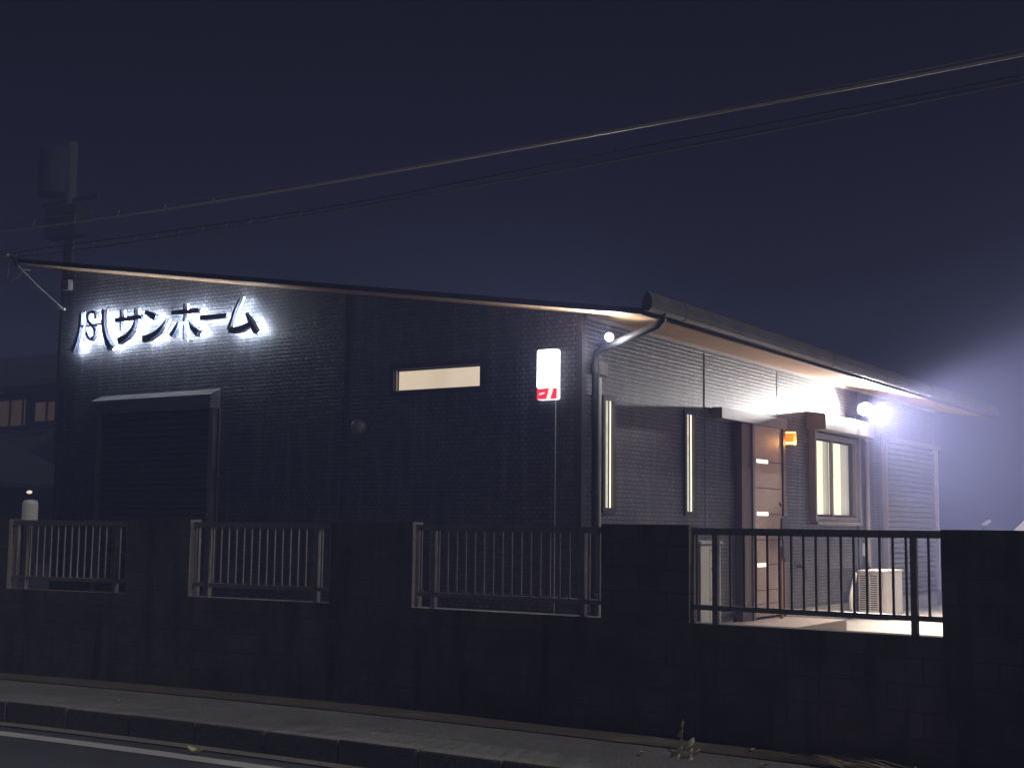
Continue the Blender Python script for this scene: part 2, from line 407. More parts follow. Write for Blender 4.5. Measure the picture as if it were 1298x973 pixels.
B(XB + .001, XB + .022, YA + .06, YR1 - .4, 3.17, 3.204).build('frieze_trim', 'trim', bld)
# downpipe from the gutter to the corner
dp = MB().tube([(XE+.08, 9.98, zf+.04), (XE+.075, 9.98, zf-.02), (XE+.02, 10.0, zf-.06), (XB+.16, 10.22, 2.905), (XB+.07, 10.25, 2.87), (XB+.05, 10.26, 2.80), (XB+.05, 10.26, .16)], .033, 12)
pb = dp.build('downpipe', 'pipe', bld, smooth=True)
for z in (.7, 1.6, 2.45): MB().tube([(XB+.05, 10.26, z), (XB+.05, 10.26, z+.03)], .039, 12).build('pipe_clip', 'pipe', pb)
MB().tube([(XB+.05, 10.26, 2.68), (XB+.05, 10.26, 2.76)], .041, 12).build('pipe_socket', 'pipe', pb)
MB().tube([(XB+.02, 10.40, 2.66), (XB+.02, 10.40, 2.2), (XB+.02, 10.40, .3)], .011, 8).build('conduit', 'trim', bld)
B(XB, XB+.06, 10.36, 10.47, 2.68, 2.80).build('junction_box', 'doorfr', bld)
MB().tube([(XB+.05, 17.76, 2.52), (XB+.05, 17.76, .16)], .035, 12).build('downpipe', 'doorfr', bld, smooth=True)
MB().tube([(XB, 17.70, 2.55), (XB+.05, 17.72, 2.57), (XB+.06, 17.76, 2.5)], .037, 10).build('pipe_elbow', 'doorfr', bld, smooth=True)
B(XB+.002, XB+.02, 17.48, 17.60, ZS, 3.17).build('corner_trim', 'darkmatte', bld)

def ring(x0, x1, z0, z1, w, put, d0, d1):
    # rectangular frame around (x0..x1, z0..z1), thickness w outward, depth d0..d1
    m = MB()
    for a, b, c, d in ((x0-w, x1+w, z1, z1+w), (x0-w, x1+w, z0-w, z0), (x0-w, x0, z0, z1), (x1, x1+w, z0, z1)):
        P = [put(a, c, d0), put(b, c, d0), put(b, d, d0), put(a, d, d0)]
        m.prism(P, Vector(put(a, c, d1)) - Vector(put(a, c, d0)))
    return m
pA = lambda u, z, d: (u, YA - d, z)      # d outward
pB = lambda u, z, d: (XB + d, u, z)
# street slit window
wd = ring(WA[0]+.001, WA[1]-.001, WA[2]+.001, WA[3]-.001, .055, pA, -.09, .022).build('window', 'frame', bld, 'narrow horizontal lit window of the street side')
MB().prism([pA(WA[0], WA[2], -.05), pA(WA[1], WA[2], -.05), pA(WA[1], WA[3], -.05), pA(WA[0], WA[3], -.05)], (0, .01, 0)).build('pane', 'winA', wd)
ring(WA[0]+.014, WA[1]-.014, WA[2]+.014, WA[3]-.014, .012, pA, -.049, -.025).build('sash', 'dark', wd)
MB().prism([pA(WA[0]+.002, WA[2]+.002, -.045), pA(WA[0]+.002, WA[3]-.002, -.045), pA(WA[0]+.002, WA[3]-.002, -.005), pA(WA[0]+.002, WA[2]+.002, -.005)], (.012, 0, 0)).build('reveal', 'trim', wd)
# tall slit windows on the side
for i, N in enumerate((N1, N2)):
    wd = ring(N[0]+.001, N[1]-.001, N[2]+.001, N[3]-.001, .042, pB, -.09, .02).build('window', 'frame', bld, 'tall thin lit window %s' % ('next to the corner downpipe', 'between the corner and the door')[i])
    ym = N[0] + (N[1] - N[0]) * .62
    MB().prism([pB(N[0], N[2], -.012), pB(ym, N[2], -.012), pB(ym, N[3], -.012), pB(N[0], N[3], -.012)], (-.01, 0, 0)).build('pane', 'curt2', wd)
    MB().prism([pB(ym+.012, N[2], -.01), pB(N[1]-.008, N[2], -.01), pB(N[1]-.008, N[3], -.01), pB(ym+.012, N[3], -.01)], (-.01, 0, 0)).build('pane', 'brightslit', wd)
    B(XB-.012, XB-.002, ym+.001, ym+.011, N[2]+.002, N[3]-.002).build('sash', 'dark', wd)
# curtained window with shutter box
wd = ring(WB[0]+.001, WB[1]-.001, WB[2]+.001, WB[3]-.001, .06, pB, -.1, .05).build('window', 'doorfr', bld, 'two-pane window with pale curtains lit from inside')
def curtain(y0, y1, d, mat, amp=.012, fr=55):
    m = MB(); n = int((y1 - y0) / .008)
    P = [(XB + d + amp * math.sin((y0 + (y1-y0)*k/n) * fr + math.sin(k*.31)*1.2), y0 + (y1-y0)*k/n) for k in range(n+1)]
    for (xa, ya), (xb, yb) in zip(P, P[1:]): m.face([(xa, ya, WB[2]), (xb, yb, WB[2]), (xb, yb, WB[3]), (xa, ya, WB[3])])
    return m.build('curtain', mat, wd, smooth=True)
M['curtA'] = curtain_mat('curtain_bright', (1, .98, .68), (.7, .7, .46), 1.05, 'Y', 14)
M['curtC'] = curtain_mat('curtain_painted_shade', (.6, .55, .36), (.25, .25, .22), .6, 'Y', 9)  # dimmer, greyer copy: shade put into the curtain's glow colours
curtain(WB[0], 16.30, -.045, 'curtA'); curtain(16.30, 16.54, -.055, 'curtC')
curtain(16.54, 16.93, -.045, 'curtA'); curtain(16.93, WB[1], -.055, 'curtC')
B(XB-.03, XB+.005, 16.49, 16.545, WB[2]+.002, WB[3]-.002).build('mullion', 'doorfr', wd)
ring(WB[0]+.03, WB[1]-.03, WB[2]+.03, WB[3]-.03, .029, pB, -.028, -.004).build('sash', 'dark', wd)
B(XB, XB+.10, WB[0]-.08, WB[1]+.08, WB[2]-.1, WB[2]-.062).build('sill', 'doorfr', wd)
for y in (WB[0]-.11, WB[1]+.064): B(XB+.001, XB+.085, y, y+.045, WB[2]-.06, 2.53).build('guide_rail', 'boxm', wd)
m = MB(); m.prism([(XB+.001, 15.62, 2.53), (XB+.25, 15.62, 2.53), (XB+.25, 15.62, 2.71), (XB+.21, 15.62, 2.735), (XB+.001, 15.62, 2.76)], (0, 1.85, 0)); m.build('shutter_box', 'boxm', bld, bevel=.004)
# street-side roller shutter
sx0, sx1 = -12.33, -10.45
sh = MB(); z = .2
while z < 2.50:
    sh.prism([(sx0+.06, YA-.02, z), (sx0+.06, YA-.045, z+.012), (sx0+.06, YA-.045, z+.05), (sx0+.06, YA-.02, z+.064)], (sx1-sx0-.12, 0, 0)); z += .066
so = sh.build('roller_shutter', 'shut', bld, 'closed dark roller shutter of the street side')
for x in (sx0, sx1-.06): B(x, x+.06, YA-.075, YA-.001, .2, 2.53).build('guide_rail', 'boxm', so)
m = MB(); m.prism([(sx0-.03, YA-.001, 2.53), (sx0-.03, YA-.15, 2.53), (sx0-.03, YA-.15, 2.675), (sx0-.03, YA-.001, 2.745)], (sx1-sx0+.06, 0, 0)); m.build('shutter_box', 'boxm', bld, bevel=.003)
B(sx1+.03, sx1+.045, YA-.02, YA-.001, .3, 2.53).build('frame_edge', 'doorfr', so)
# side-wall roller shutter
sh = MB(); z = ZS
while z < 2.5:
    sh.prism([(XB+.01, 18.62, z), (XB+.03, 18.62, z+.012), (XB+.03, 18.62, z+.055), (XB+.01, 18.62, z+.07)], (0, 2.5, 0)); z += .075
so = sh.build('roller_shutter', 'shutB', bld, 'closed grey roller shutter at the far end of the side wall')
for y in (18.56, 21.12): B(XB+.001, XB+.07, y, y+.06, ZS, 2.56).build('guide_rail', 'trim' if y > 20 else 'doorfr', so)
B(XB+.001, XB+.12, 18.56, 21.18, 2.561, 2.62).build('shutter_box', 'shutB', so)
# sliding door
dr = B(XB+.045, XB+.085, 13.74, 14.58, .33, 2.46).build('door', 'door', bld, 'brown sliding door with small lit glass slits')
for z in (2.06, 1.47, .90):
    B(XB+.084, XB+.089, 13.84, 14.16, z-.02, z+.02).build('glass_slit', 'slit', dr)
for z in (2.06, 1.76, 1.47, 1.18, .90, .62, .47):
    B(XB+.0835, XB+.0865, 13.80 if z not in (2.06, 1.47, .9) else 14.162, 14.56, z-.005, z+.005).build('groove', 'dark', dr)
MB().tube([(XB+.085, 14.50, .95), (XB+.13, 14.50, 1.0), (XB+.13, 14.50, 1.55), (XB+.085, 14.50, 1.6)], .012, 8).build('handle', 'dark', dr)
fr = B(XB+.001, XB+.11, 13.68, 13.739, ZL+.16, 2.46).build('door_frame', 'doorfr', bld)
B(XB+.001, XB+.11, 14.581, 14.65, ZL+.16, 2.46).build('frame_post', 'jamb', fr)
B(XB+.001, XB+.09, 13.42, 13.679, ZL+.16, 2.46).build('side_panel', 'jamb', fr)
B(XB+.001, XB+.12, 12.84, 14.68, 2.465, 2.585).build('door_header', 'doorfr', bld, bevel=.004)
po = B(XB+.02, XB+.83, 12.75, 14.60, ZL-.01, ZL+.16).build('porch_step', 'slab', None, loc=(XB+.42, 13.7, ZL), bevel=.006)
tag(po, 'low tiled step of warm stone in front of the brown door', 'step')
# vent cap
vt = MB().tube([(-8.45, YA, 2.27), (-8.45, YA-.05, 2.27)], .075, 20)
vt.ell((-8.45, YA-.05, 2.27), (.075, .055, .075), 16, 8); vt.build('vent_cap', 'boxm', bld, smooth=True)
B(-13.10, -12.97, YA-.07, YA, 4.05, 4.17).build('vent_hood', 'boxm', bld)
# tap and small fittings on the side wall
tp = MB().tube([(XB, 15.25, .86), (XB+.07, 15.25, .86), (XB+.08, 15.25, .80)], .013, 8); tp.box(XB+.04, XB+.07, 15.20, 15.30, .875, .89); tp.build('tap', 'jamb', bld)
B(XB+.001, XB+.03, 17.62, 17.70, .95, 1.12).build('pipe_cover', 'trim', bld)

# ------------------------------------------------------------------ halo-lit letters
LET={'emblem':[[(-12.643,3.739,0.032),(-12.64,3.622,0.036),(-12.656,3.53,0.04),(-12.692,3.429,0.048),(-12.728,3.348,0.057),(-12.766,3.283,0.072)],[(-12.244,3.739,0.046),(-12.24,3.592,0.042),(-12.213,3.48,0.042),(-12.168,3.375,0.053),(-12.091,3.277,0.076)],[(-12.365,3.642,0.031),(-12.373,3.69,0.029),(-12.423,3.727,0.029),(-12.479,3.726,0.029),(-12.513,3.687,0.029),(-12.5,3.625,0.029),(-12.447,3.58,0.029),(-12.394,3.539,0.029),(-12.368,3.491,0.029),(-12.384,3.436,0.029),(-12.429,3.402,0.029),(-12.486,3.428,0.029),(-12.519,3.498,0.027)],[(-12.625,3.569,0.017),(-12.448,3.567,0.017),(-12.258,3.575,0.017)]],'sa':[[(-12.025,3.596,0.046),(-11.579,3.604,0.046)],[(-11.933,3.712,0.021),(-11.931,3.467,0.021)],[(-11.696,3.711,0.021),(-11.694,3.551,0.027),(-11.729,3.472,0.038),(-11.812,3.4,0.052),(-11.964,3.349,0.063)]],'n':[[(-11.525,3.653,0.038),(-11.45,3.619,0.052),(-11.357,3.575,0.061)],[(-11.553,3.346,0.065),(-11.424,3.364,0.061),(-11.309,3.415,0.046),(-11.226,3.48,0.027),(-11.177,3.551,0.01)]],'ho':[[(-11.094,3.606,0.046),(-10.674,3.603,0.046)],[(-10.903,3.699,0.017),(-10.891,3.294,0.017)],[(-10.98,3.504,0.011),(-11.012,3.443,0.034),(-11.095,3.35,0.053)],[(-10.826,3.51,0.011),(-10.783,3.438,0.038),(-10.67,3.348,0.072)]],'dash':[[(-10.64,3.518,0.048),(-10.246,3.513,0.048)]],'mu':[[(-10.046,3.695,0.017),(-10.135,3.544,0.027),(-10.198,3.387,0.038),(-10.201,3.356,0.046)],[(-10.201,3.356,0.057),(-10.114,3.343,0.061),(-9.998,3.355,0.057),(-9.873,3.4,0.046)],[(-9.954,3.518,0.019),(-9.898,3.432,0.038),(-9.809,3.304,0.053)]]}
sg = thing('wall_sign', 'dark raised katakana letters and emblem glowing with a white halo, upper left of the wall', 'sign', (-11.2, 9.95, 3.3))
def ribbon(st, k=1.0):
    P = [Vector((a, b)) for a, b, w in st]; L = []; Rr = []
    for i, p in enumerate(P):
        t = (P[min(i+1, len(P)-1)] - P[max(i-1, 0)]).normalized(); nrm = Vector((-t.y, t.x)); w = st[i][2] * k / 2
        L.append(p + nrm * w); Rr.append(p - nrm * w)
    return L, Rr
names = {'emblem': 'emblem', 'sa': 'letter_sa', 'n': 'letter_n', 'ho': 'letter_ho', 'dash': 'letter_long_dash', 'mu': 'letter_mu'}
kk = 0
for key, strokes in LET.items():
    m = MB(); h = MB()
    for q, stt in enumerate(strokes):
        # refine
        pts = []
        for a, b in zip(stt, stt[1:]):
            for u in (0, .34, .67): pts.append(tuple(a[i] + (b[i]-a[i]) * u for i in range(3)))
        pts.append(stt[-1])
        for mbx, kf, y0, y1 in ((m, 1.12, 9.965 - .0015*q, 10.02 + .0015*q), (h, .5, 10.028 + .0011*q, 10.034 + .0011*q)):
            L, Rr = ribbon(pts, kf); n = len(L); i0 = len(mbx.v)
            for a, b in zip(L, Rr):
                mbx.v += [(a.x, y0, a.y), (b.x, y0, b.y), (b.x, y1, b.y), (a.x, y1, a.y)]
            for i in range(n - 1):
                for e in range(4):
                    g2 = (e + 1) % 4; mbx.f.append([i0+i*4+e, i0+i*4+g2, i0+(i+1)*4+g2, i0+(i+1)*4+e])
            mbx.f.append([i0+e for e in range(4)]); mbx.f.append([i0+(n-1)*4+e for e in range(4)])
    lo = m.build(names[key] if key == 'emblem' else 'letter', 'letter', sg)
    h.build('led_strip', 'halo', lo)
    st0 = strokes[0][0]; sp_ = MB()
    for stt in strokes:
        a = stt[len(stt)//2]; sp_.tube([(a[0], 10.024, a[1]), (a[0], YA, a[1])], .005, 6)
    sp_.build('standoff', 'dark', lo)

# ------------------------------------------------------------------ small lit sign box by the corner
bx = thing('sign_box', 'small upright box sign glowing white with a red foot, near the building corner', 'sign', (-6.23, YA, 2.45))
def rrect(x0, x1, z0, z1, r, y, n=5):
    P = []
    for cx, cz, a0 in ((x1-r, z1-r, 0), (x0+r, z1-r, 90), (x0+r, z0+r, 180), (x1-r, z0+r, 270)):
        for k in range(n+1):
            a = R(a0 + 90*k/n); P.append((cx + r*math.cos(a), y, cz + r*math.sin(a)))
    return P
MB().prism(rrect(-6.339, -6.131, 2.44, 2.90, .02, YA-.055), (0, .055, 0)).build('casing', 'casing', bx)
MB().prism(rrect(-6.337, -6.133, 2.548, 2.892, .018, YA-.066), (0, .01, 0)).build('lit_panel', 'wbox', bx)
MB().prism(rrect(-6.337, -6.133, 2.448, 2.546, .005, YA-.066), (0, .01, 0)).build('red_panel', 'wred', bx)
def quad(pts, y, mat, name, par): MB().prism([(a, y, b) for a, b in pts], (0, .002, 0)).build(name, mat, par)
quad([(-6.205, 2.546), (-6.16, 2.546), (-6.195, 2.45), (-6.235, 2.45)], YA-.0685, 'wwhite', 'white_stripe', bx)
quad([(-6.315, 2.486), (-6.27, 2.492), (-6.25, 2.505), (-6.262, 2.508), (-6.31, 2.501)], YA-.0685, 'wwhite', 'white_mark', bx)
for z in (2.86, 2.58): MB().ell((-6.155, YA-.068, z), (.005, .004, .005), 8, 6).build('screw', 'dark', bx)
MB().tube([(-6.17, YA-.012, 2.44), (-6.17, YA-.012, .4)], .005, 6).build('cable', 'trim', bx)

# ------------------------------------------------------------------ lamps
fl_ = thing('floodlight', 'dazzling white floodlight on the side wall above the curtained window', 'lamp', (XB, 17.1, 2.87))
LP = Vector((XB+.30, 17.03, 2.87)); dirn = Vector((.6, -.75, -.3)).normalized()
a = dirn.cross(Vector((0, 0, 1))).normalized(); b = a.cross(dirn)
rot = Matrix((a, dirn, b)).transposed()
m = MB()
def obox(mb, c, rx, ry, rz_):
    i = len(mb.v)
    for sx, sy, sz in ((-1,-1,-1),(1,-1,-1),(1,1,-1),(-1,1,-1),(-1,-1,1),(1,-1,1),(1,1,1),(-1,1,1)):
        mb.v.append(tuple(Vector(c) + rot @ Vector((sx*rx, sy*ry, sz*rz_))))
    mb.f += [[i+k for k in q] for q in ((0,3,2,1),(4,5,6,7),(0,1,5,4),(1,2,6,5),(2,3,7,6),(3,0,4,7))]
hc = LP - dirn * .085
obox(m, hc, .10, .02, .075); m.build('lamp_head', 'dark', fl_, bevel=.006)
MB().ell(tuple(hc + dirn * .02), (.098, .034, .085), 20, 12, rot).build('lens', 'lens', fl_, smooth=True)
MB().tube([(XB, 17.1, 2.80), (XB+.12, 17.1, 2.80), tuple(hc - dirn*.02)], .012, 8).build('bracket', 'dark', fl_)
B(XB, XB+.03, 17.05, 17.15, 2.74+.03, 2.84).build('wall_plate', 'dark', fl_)
def plight(name, loc, power, color, rad):
    l = bpy.data.lights.new(name, 'POINT'); l.energy = power; l.color = color; l.shadow_soft_size = rad
    o = bpy.data.objects.new(name, l); COL.objects.link(o); o.location = loc; return o
def slight(name, loc, power, color, rad, aim, size, blend):
    l = bpy.data.lights.new(name, 'SPOT'); l.energy = power; l.color = color; l.shadow_soft_size = rad; l.spot_size = R(size); l.spot_blend = blend
    o = bpy.data.objects.new(name, l); COL.objects.link(o); o.location = loc
    o.rotation_euler = Vector(aim).to_track_quat('-Z', 'Y').to_euler(); return o
def lchild(o, par):
    o.location = o.location - parent_loc(par); o.parent = par
sl = thing('spotlight', 'small round white spotlight under the eave corner beside the downpipe', 'lamp', (XB, 10.35, 2.98))
P2 = Vector((-5.60, 10.046, 2.968))
MB().tube([(XB, 10.35, 2.95), (XB+.12, 10.34, 2.95), tuple(P2 + Vector((-.03, .07, -.01)))], .012, 8).build('bracket', 'dark', sl)
dd = Vector((.45, -.85, -.25)).normalized()
MB().tube([tuple(P2 - dd*.08), tuple(P2 - dd*.06), tuple(P2 - dd*.01)], [.03, .045, .045], 16).build('lamp_head', 'dark', sl)
MB().ell(tuple(P2 - dd*.004), (.036, .036, .036), 16, 10).build('lens', 'lens2', sl, smooth=True)
lt = thing('wall_lantern', 'small glowing amber lantern on the wall right of the brown door', 'lamp', (XB, 14.80, 2.3))
cxy = (XB+.10, 14.81)
def cyl(x, y, z0, z1, r, name, mat, par, n=20): return MB().tube([(x, y, z0), (x, y, z1)], r, n).build(name, mat, par)
cyl(*cxy, 2.445, 2.465, .085, 'cap', 'brass', lt); cyl(*cxy, 2.425, 2.445, .072, 'upper_glass', 'amberhot', lt)
cyl(*cxy, 2.325, 2.425, .075, 'shade', 'amber', lt); cyl(*cxy, 2.29, 2.325, .07, 'lower_glass', 'amberhot', lt); cyl(*cxy, 2.28, 2.29, .078, 'base_ring', 'brass', lt)
B(XB, XB+.04, 14.78, 14.84, 2.34, 2.42).build('bracket', 'brass', lt)
# ------------------------------------------------------------------ yard objects
ac = thing('air_conditioner_unit', 'cream outdoor air conditioner unit with slatted side behind the fence bars', 'air conditioner', (-5.57, 17.5, ZL))
ax0, ax1, ay0, ay1, az0, az1 = -5.78, -5.44, 17.10, 17.88, ZL+.05, .775
B(ax0, ax1, ay0, ay1, az0, az1-.03).build('casing', 'cream', ac, bevel=.008)
B(ax0-.012, ax1+.012, ay0-.012, ay1+.012, az1-.028, az1).build('top_cover', 'cream', ac, bevel=.006)
gr = B(ax0+.015, ax1-.075, ay0-.004, ay0-.0005, az0+.06, az1-.07).build('grille', 'black', ac)
sl_ = MB(); z = az0 + .06
while z < az1 - .075:
    sl_.box(ax0+.012, ax1-.07, ay0-.014, ay0-.005, z, z+.013); z += .0285
for x in (ax0+.008, ax0+.15, ax1-.085): sl_.box(x, x+.012, ay0-.018, ay0-.0145, az0+.05, az1-.06)
sl_.build('slats', 'cream', gr)
B(ax1+.0005, ax1+.006, ay0+.06, ay1-.28, az0+.06, az1-.09).build('front_panel', 'cream', ac, bevel=.002)
for y in (ay0+.08, ay1-.2):
    B(ax0-.01, ax1+.02, y, y+.1, ZL, az0-.001).build('foot', 'darkmatte', ac)
hs = MB().tube([(XB+.02, 17.30, .72), (XB+.05, 17.15, .62), (XB+.07, 16.96, .42), (XB+.08, 16.92, .28), (XB+.16, 16.98, .2)], .028, 10)
tag(hs.build('cooling_hose', 'cream', None, smooth=True, loc=(XB, 17.1, .16)), 'bent cream pipe running down the wall to the air conditioner', 'pipe')

cb = thing('storage_cabinet', 'slim cabinet with dark blue side and pale front below the second thin window', 'cabinet', (-5.7, 11.9, ZL))
B(-5.86, -5.50, 11.66, 12.12, ZL+.03, 1.15).build('body', 'blue', cb)
B(-5.499, -5.485, 11.665, 11.86, ZL+.05, 1.14).build('door_panel', 'cream', cb); B(-5.499, -5.485, 11.87, 12.115, .62, 1.14).build('door_panel', 'cream', cb)
B(-5.499, -5.485, 11.87, 12.115, ZL+.05, .61).build('door_panel', 'cream', cb)
B(-5.88, -5.47, 11.64, 12.14, 1.152, 1.18).build('top_cover', 'trim', cb)
B(-5.86, -5.50, 11.66, 12.12, ZL, ZL+.029).build('plinth', 'darkmatte', cb)
for z in (.9, 1.08): B(-5.484, -5.475, 11.89, 11.97, z, z+.018).build('handle', 'trim', cb)

sh = thing('spade', 'dark curved blade on an upright brown stick beside the door post', 'garden tool', (-5.72, 14.33, ZL))
X0, Y0 = -5.72, 14.28
MB().box(X0-.014, X0+.014, Y0-.02, Y0+.02, ZL, 1.1).build('handle', 'wood', sh)
bl = MB(); P = [(0, .93), (.05, .955), (.085, 1.05), (.1, 1.18), (.09, 1.3), (.055, 1.40), (.0, 1.46), (-.045, 1.42), (-.05, 1.32), (-.03, 1.15), (-.03, 1.0)]
bl.prism([(X0+.03, Y0 + a*1.9, z) for a, z in P], (.02, .012, 0)); bl.build('blade', 'darkmatte', sh, bevel=.003)

# ------------------------------------------------------------------ overhead wires (strung past the building)
def cat(p0, p1, sag, n=40):
    p0, p1 = Vector(p0), Vector(p1)
    return [tuple(p0.lerp(p1, k/n) - Vector((0, 0, sag*4*(k/n)*(1-k/n)))) for k in range(n+1)]
YW = 8.0
ww = thing('overhead_cable', 'upper thick overhead cable crossing the whole sky, rising to the right', 'cable', (-6, YW, 4.1), 'pairs of overhead cables')
def wz(pts, x):
    for (a, za), (b, zb) in zip(pts, pts[1:]):
        if a <= x <= b: return za + (zb-za)*(x-a)/(b-a)
    return pts[0][1] + (x-pts[0][0])*(pts[1][1]-pts[0][1])/(pts[1][0]-pts[0][0]) if x < pts[0][0] else pts[-1][1] + (x-pts[-1][0])*(pts[-1][1]-pts[-2][1])/(pts[-1][0]-pts[-2][0])
def smoothz(pts, x): return sum(wz(pts, x + d) for d in (-1.6, -.8, 0, .8, 1.6)) / 5
U = [(-16, 4.40), (-11.44, 4.162), (-8.14, 4.085), (-5.285, 4.10), (-1.64, 4.117), (8, 4.5)]
Lw = [(-16, 4.1), (-11.29, 3.873), (-8.13, 3.835), (-5, 3.87), (-1.65, 3.963), (8, 4.4)]
xs = [-16 + 24*k/80 for k in range(81)]
MB().tube([(x, YW, smoothz(U, x)) for x in xs], .0095, 6).build('cable', 'wire', ww)
def upg(x): return .012 + .085 * max(0, min(1, (-7.2 - x) / 4.2)) + .03 * max(0, min(1, (x + 4) / 3))
MB().tube([(x, YW, smoothz(U, x) + upg(x)) for x in xs], .0055, 5).build('messenger_wire', 'wire2', ww)
hg = MB()
x = -13.4
while x < -8.2:
    zz = smoothz(U, x); hg.tube([(x, YW, zz-.014), (x+.02, YW, zz+upg(x)*.95)], .006, 5); x += .62
hg.build('hanger', 'wire', ww)
w2 = thing('overhead_cable', 'lower thin pair of overhead cables with small hangers, ending at the left roof corner', 'cable', (-6, YW, 3.9), 'pairs of overhead cables')
MB().tube([(x, YW, smoothz(Lw, x)) for x in xs], .009, 5).build('cable', 'wire', w2)
def lg(x): return .05 + .012 * math.sin(x * 1.1)
MB().tube([(x, YW, smoothz(Lw, x) + lg(x)) for x in xs], .0055, 5).build('messenger_wire', 'wire2', w2)
hg = MB(); x = -13.2
while x < -7.4:
    zz = smoothz(Lw, x); hg.tube([(x-.01, YW, zz-.006), (x+.015, YW, zz+lg(x)*.7), (x+.035, YW, zz+lg(x))], .0045, 5); x += .29
hg.build('hanger', 'wire', w2)
w3 = thing('service_drop', 'short cable with a hanging loop running from the wires to the left wall edge', 'cable', (-13.1, YA, 3.84))
n0 = Vector((-11.25, YW, 3.885)); n1 = Vector((-13.12, YA-.01, 3.84))
e0 = Vector((-11.12, YW, 3.80))
MB().tube([tuple(n0), tuple(n0.lerp(n1, .12) - Vector((0,0,.0))), tuple(n0.lerp(n1, .5) - Vector((0,0,.012))), tuple(n1)], .009, 6).build('cable', 'wire', w3)
MB().tube([tuple(n0 + Vector((-.02, 0, -.02))), (-11.27, YW, 3.78), (-11.28, YW, 3.69), (-11.22, YW, 3.65), (-11.15, YW+.03, 3.69), (-11.10, YW+.05, 3.77), (-11.2, YW+.2, 3.80)], .006, 6).build('loop', 'wire', w3)
MB().ell(tuple(n0 + Vector((-.03, 0, .03))), (.035, .03, .03), 8, 6).build('insulator', 'trim', w3)
m = MB().tube([tuple(n0 + Vector((-.03,0,.06))), tuple(n0 + Vector((.12, 0, -.09)))], .012, 6); m.tube([tuple(n0 + Vector((.0,0,-.1))), tuple(n0 + Vector((.2, 0, .06)))], .007, 6); m.build('clamp', 'wire2', w3)
MB().tube([(-13.2, YA-.03, 3.86), (-13.06, YA-.03, 3.82)], .018, 8).build('anchor', 'trim', w3)
tag(MB().tube([(x, 18.0, 3.2 + (x + 24) * .055) for x in (-32, -28, -24, -20, -16)], .016, 5).build('telephone_wire', 'wire2', None, loc=(-24, 18, 3.2)), 'faint thin wire sloping over the neighbouring house at the left', 'cable')

# utility pole behind the building
up_ = thing('utility_pole', 'barely visible dark utility pole with transformer behind the roof on the left', 'utility pole', (-25.9, 20.0, ZL-.3))
MB().tube([(-25.9, 20, ZL-.3), (-25.9, 20, 10.35)], [.17, .11], 14).build('pole', 'pole', up_, smooth=True)
MB().tube([(-26.25, 19.8, 9.05), (-26.25, 19.8, 10.15)], .40, 20).build('transformer', 'poledark', up_, smooth=False)
MB().box(-26.35, -25.2, 19.6, 20.0, 7.95, 8.7).build('switch_box', 'poledark', up_, bevel=.03)
MB().box(-26.9, -24.9, 19.95, 20.03, 8.85, 8.95).build('cross_arm', 'pole', up_)

# ------------------------------------------------------------------ neighbouring house on the left
nh = thing('neighbour_house', 'dark neighbouring house with dimly lit tan windows at the left edge', 'house', (-33, 24, ZL-.3))
B(-40, -28.6, 22.6, 32, ZL-.3, 4.75).build('wall', 'house', nh)
m = MB(); m.prism([(-41, 21.9, 4.72), (-28.0, 21.9, 4.72), (-28.0, 27, 6.5), (-41, 27, 6.5)], (0, 0, .12)); m.prism([(-41, 32.6, 4.72), (-28.0, 32.6, 4.72), (-28.0, 27.01, 6.5), (-41, 27.01, 6.5)], (0, 0, .12)); m.build('roof', 'hroof', nh)
for a, b, z0, z1 in ((-31.95, -30.75, 3.6, 4.55), (-30.3, -29.25, 3.95, 4.45)):
    wn = B(a, b, 22.54, 22.59, z0, z1).build('window', 'hwin', nh); 
    for x in (a, (a+b)/2, b-.04): B(x, x+.04, 22.50, 22.535, z0, z1).build('frame', 'hroof', wn)
m = MB(); m.prism([(-41, 20.0, 2.35), (-28.6, 20.0, 2.35), (-28.6, 22.5, 3.75), (-41, 22.5, 3.75)], (0, 0, .1)); m.build('lower_roof', 'hroof', nh)
gs = thing('garden_shed', 'dark shed with a sloping roof edge at the far left behind the fence', 'shed', (-27, 17.5, ZL-.3))
B(-29.5, -24.75, 17.2, 19.0, ZL-.3, 2.0).build('wall', 'house', gs)
m = MB(); m.prism([(-29.5, 16.9, 3.0), (-26.8, 16.9, 3.1), (-23.6, 16.9, 2.05), (-23.6, 16.9, 1.98), (-26.8, 16.9, 3.02), (-29.5, 16.9, 2.92)], (0, 2.4, 0)); m.build('roof', 'hroof', gs)
MB().box(-24.72, -24.66, 16.95, 17.0, ZL-.3, 2.1).build('post', 'wood', gs)
pt = thing('white_tank', 'pale upright tank with a painted-on glow behind the left end of the fence', 'tank', (-22.3, 16.6, ZL-.3))
MB().tube([(-22.3, 16.6, 1.28), (-22.3, 16.6, 1.62), (-22.3, 16.6, 1.68), (-22.3, 16.6, 1.7)], [.15, .15, .13, .05], 20).build('body', 'sheet', pt, smooth=False)
MB().tube([(-22.3, 16.6, ZL-.3), (-22.3, 16.6, 1.28)], .13, 12).build('stand', 'hroof', pt)
lm = thing('porch_lamp', 'tiny warm lamp just above the pale tank at the far left', 'lamp', (-22.75, 17.1, 1.85))
MB().ell((-22.75, 16.9, 1.86), (.07, .05, .035), 12, 8).build('bulb', 'warmlens', lm)
MB().tube([(-22.75, 16.9, 1.86), (-22.8, 17.2, 1.95)], .015, 6).build('bracket', 'hroof', lm)

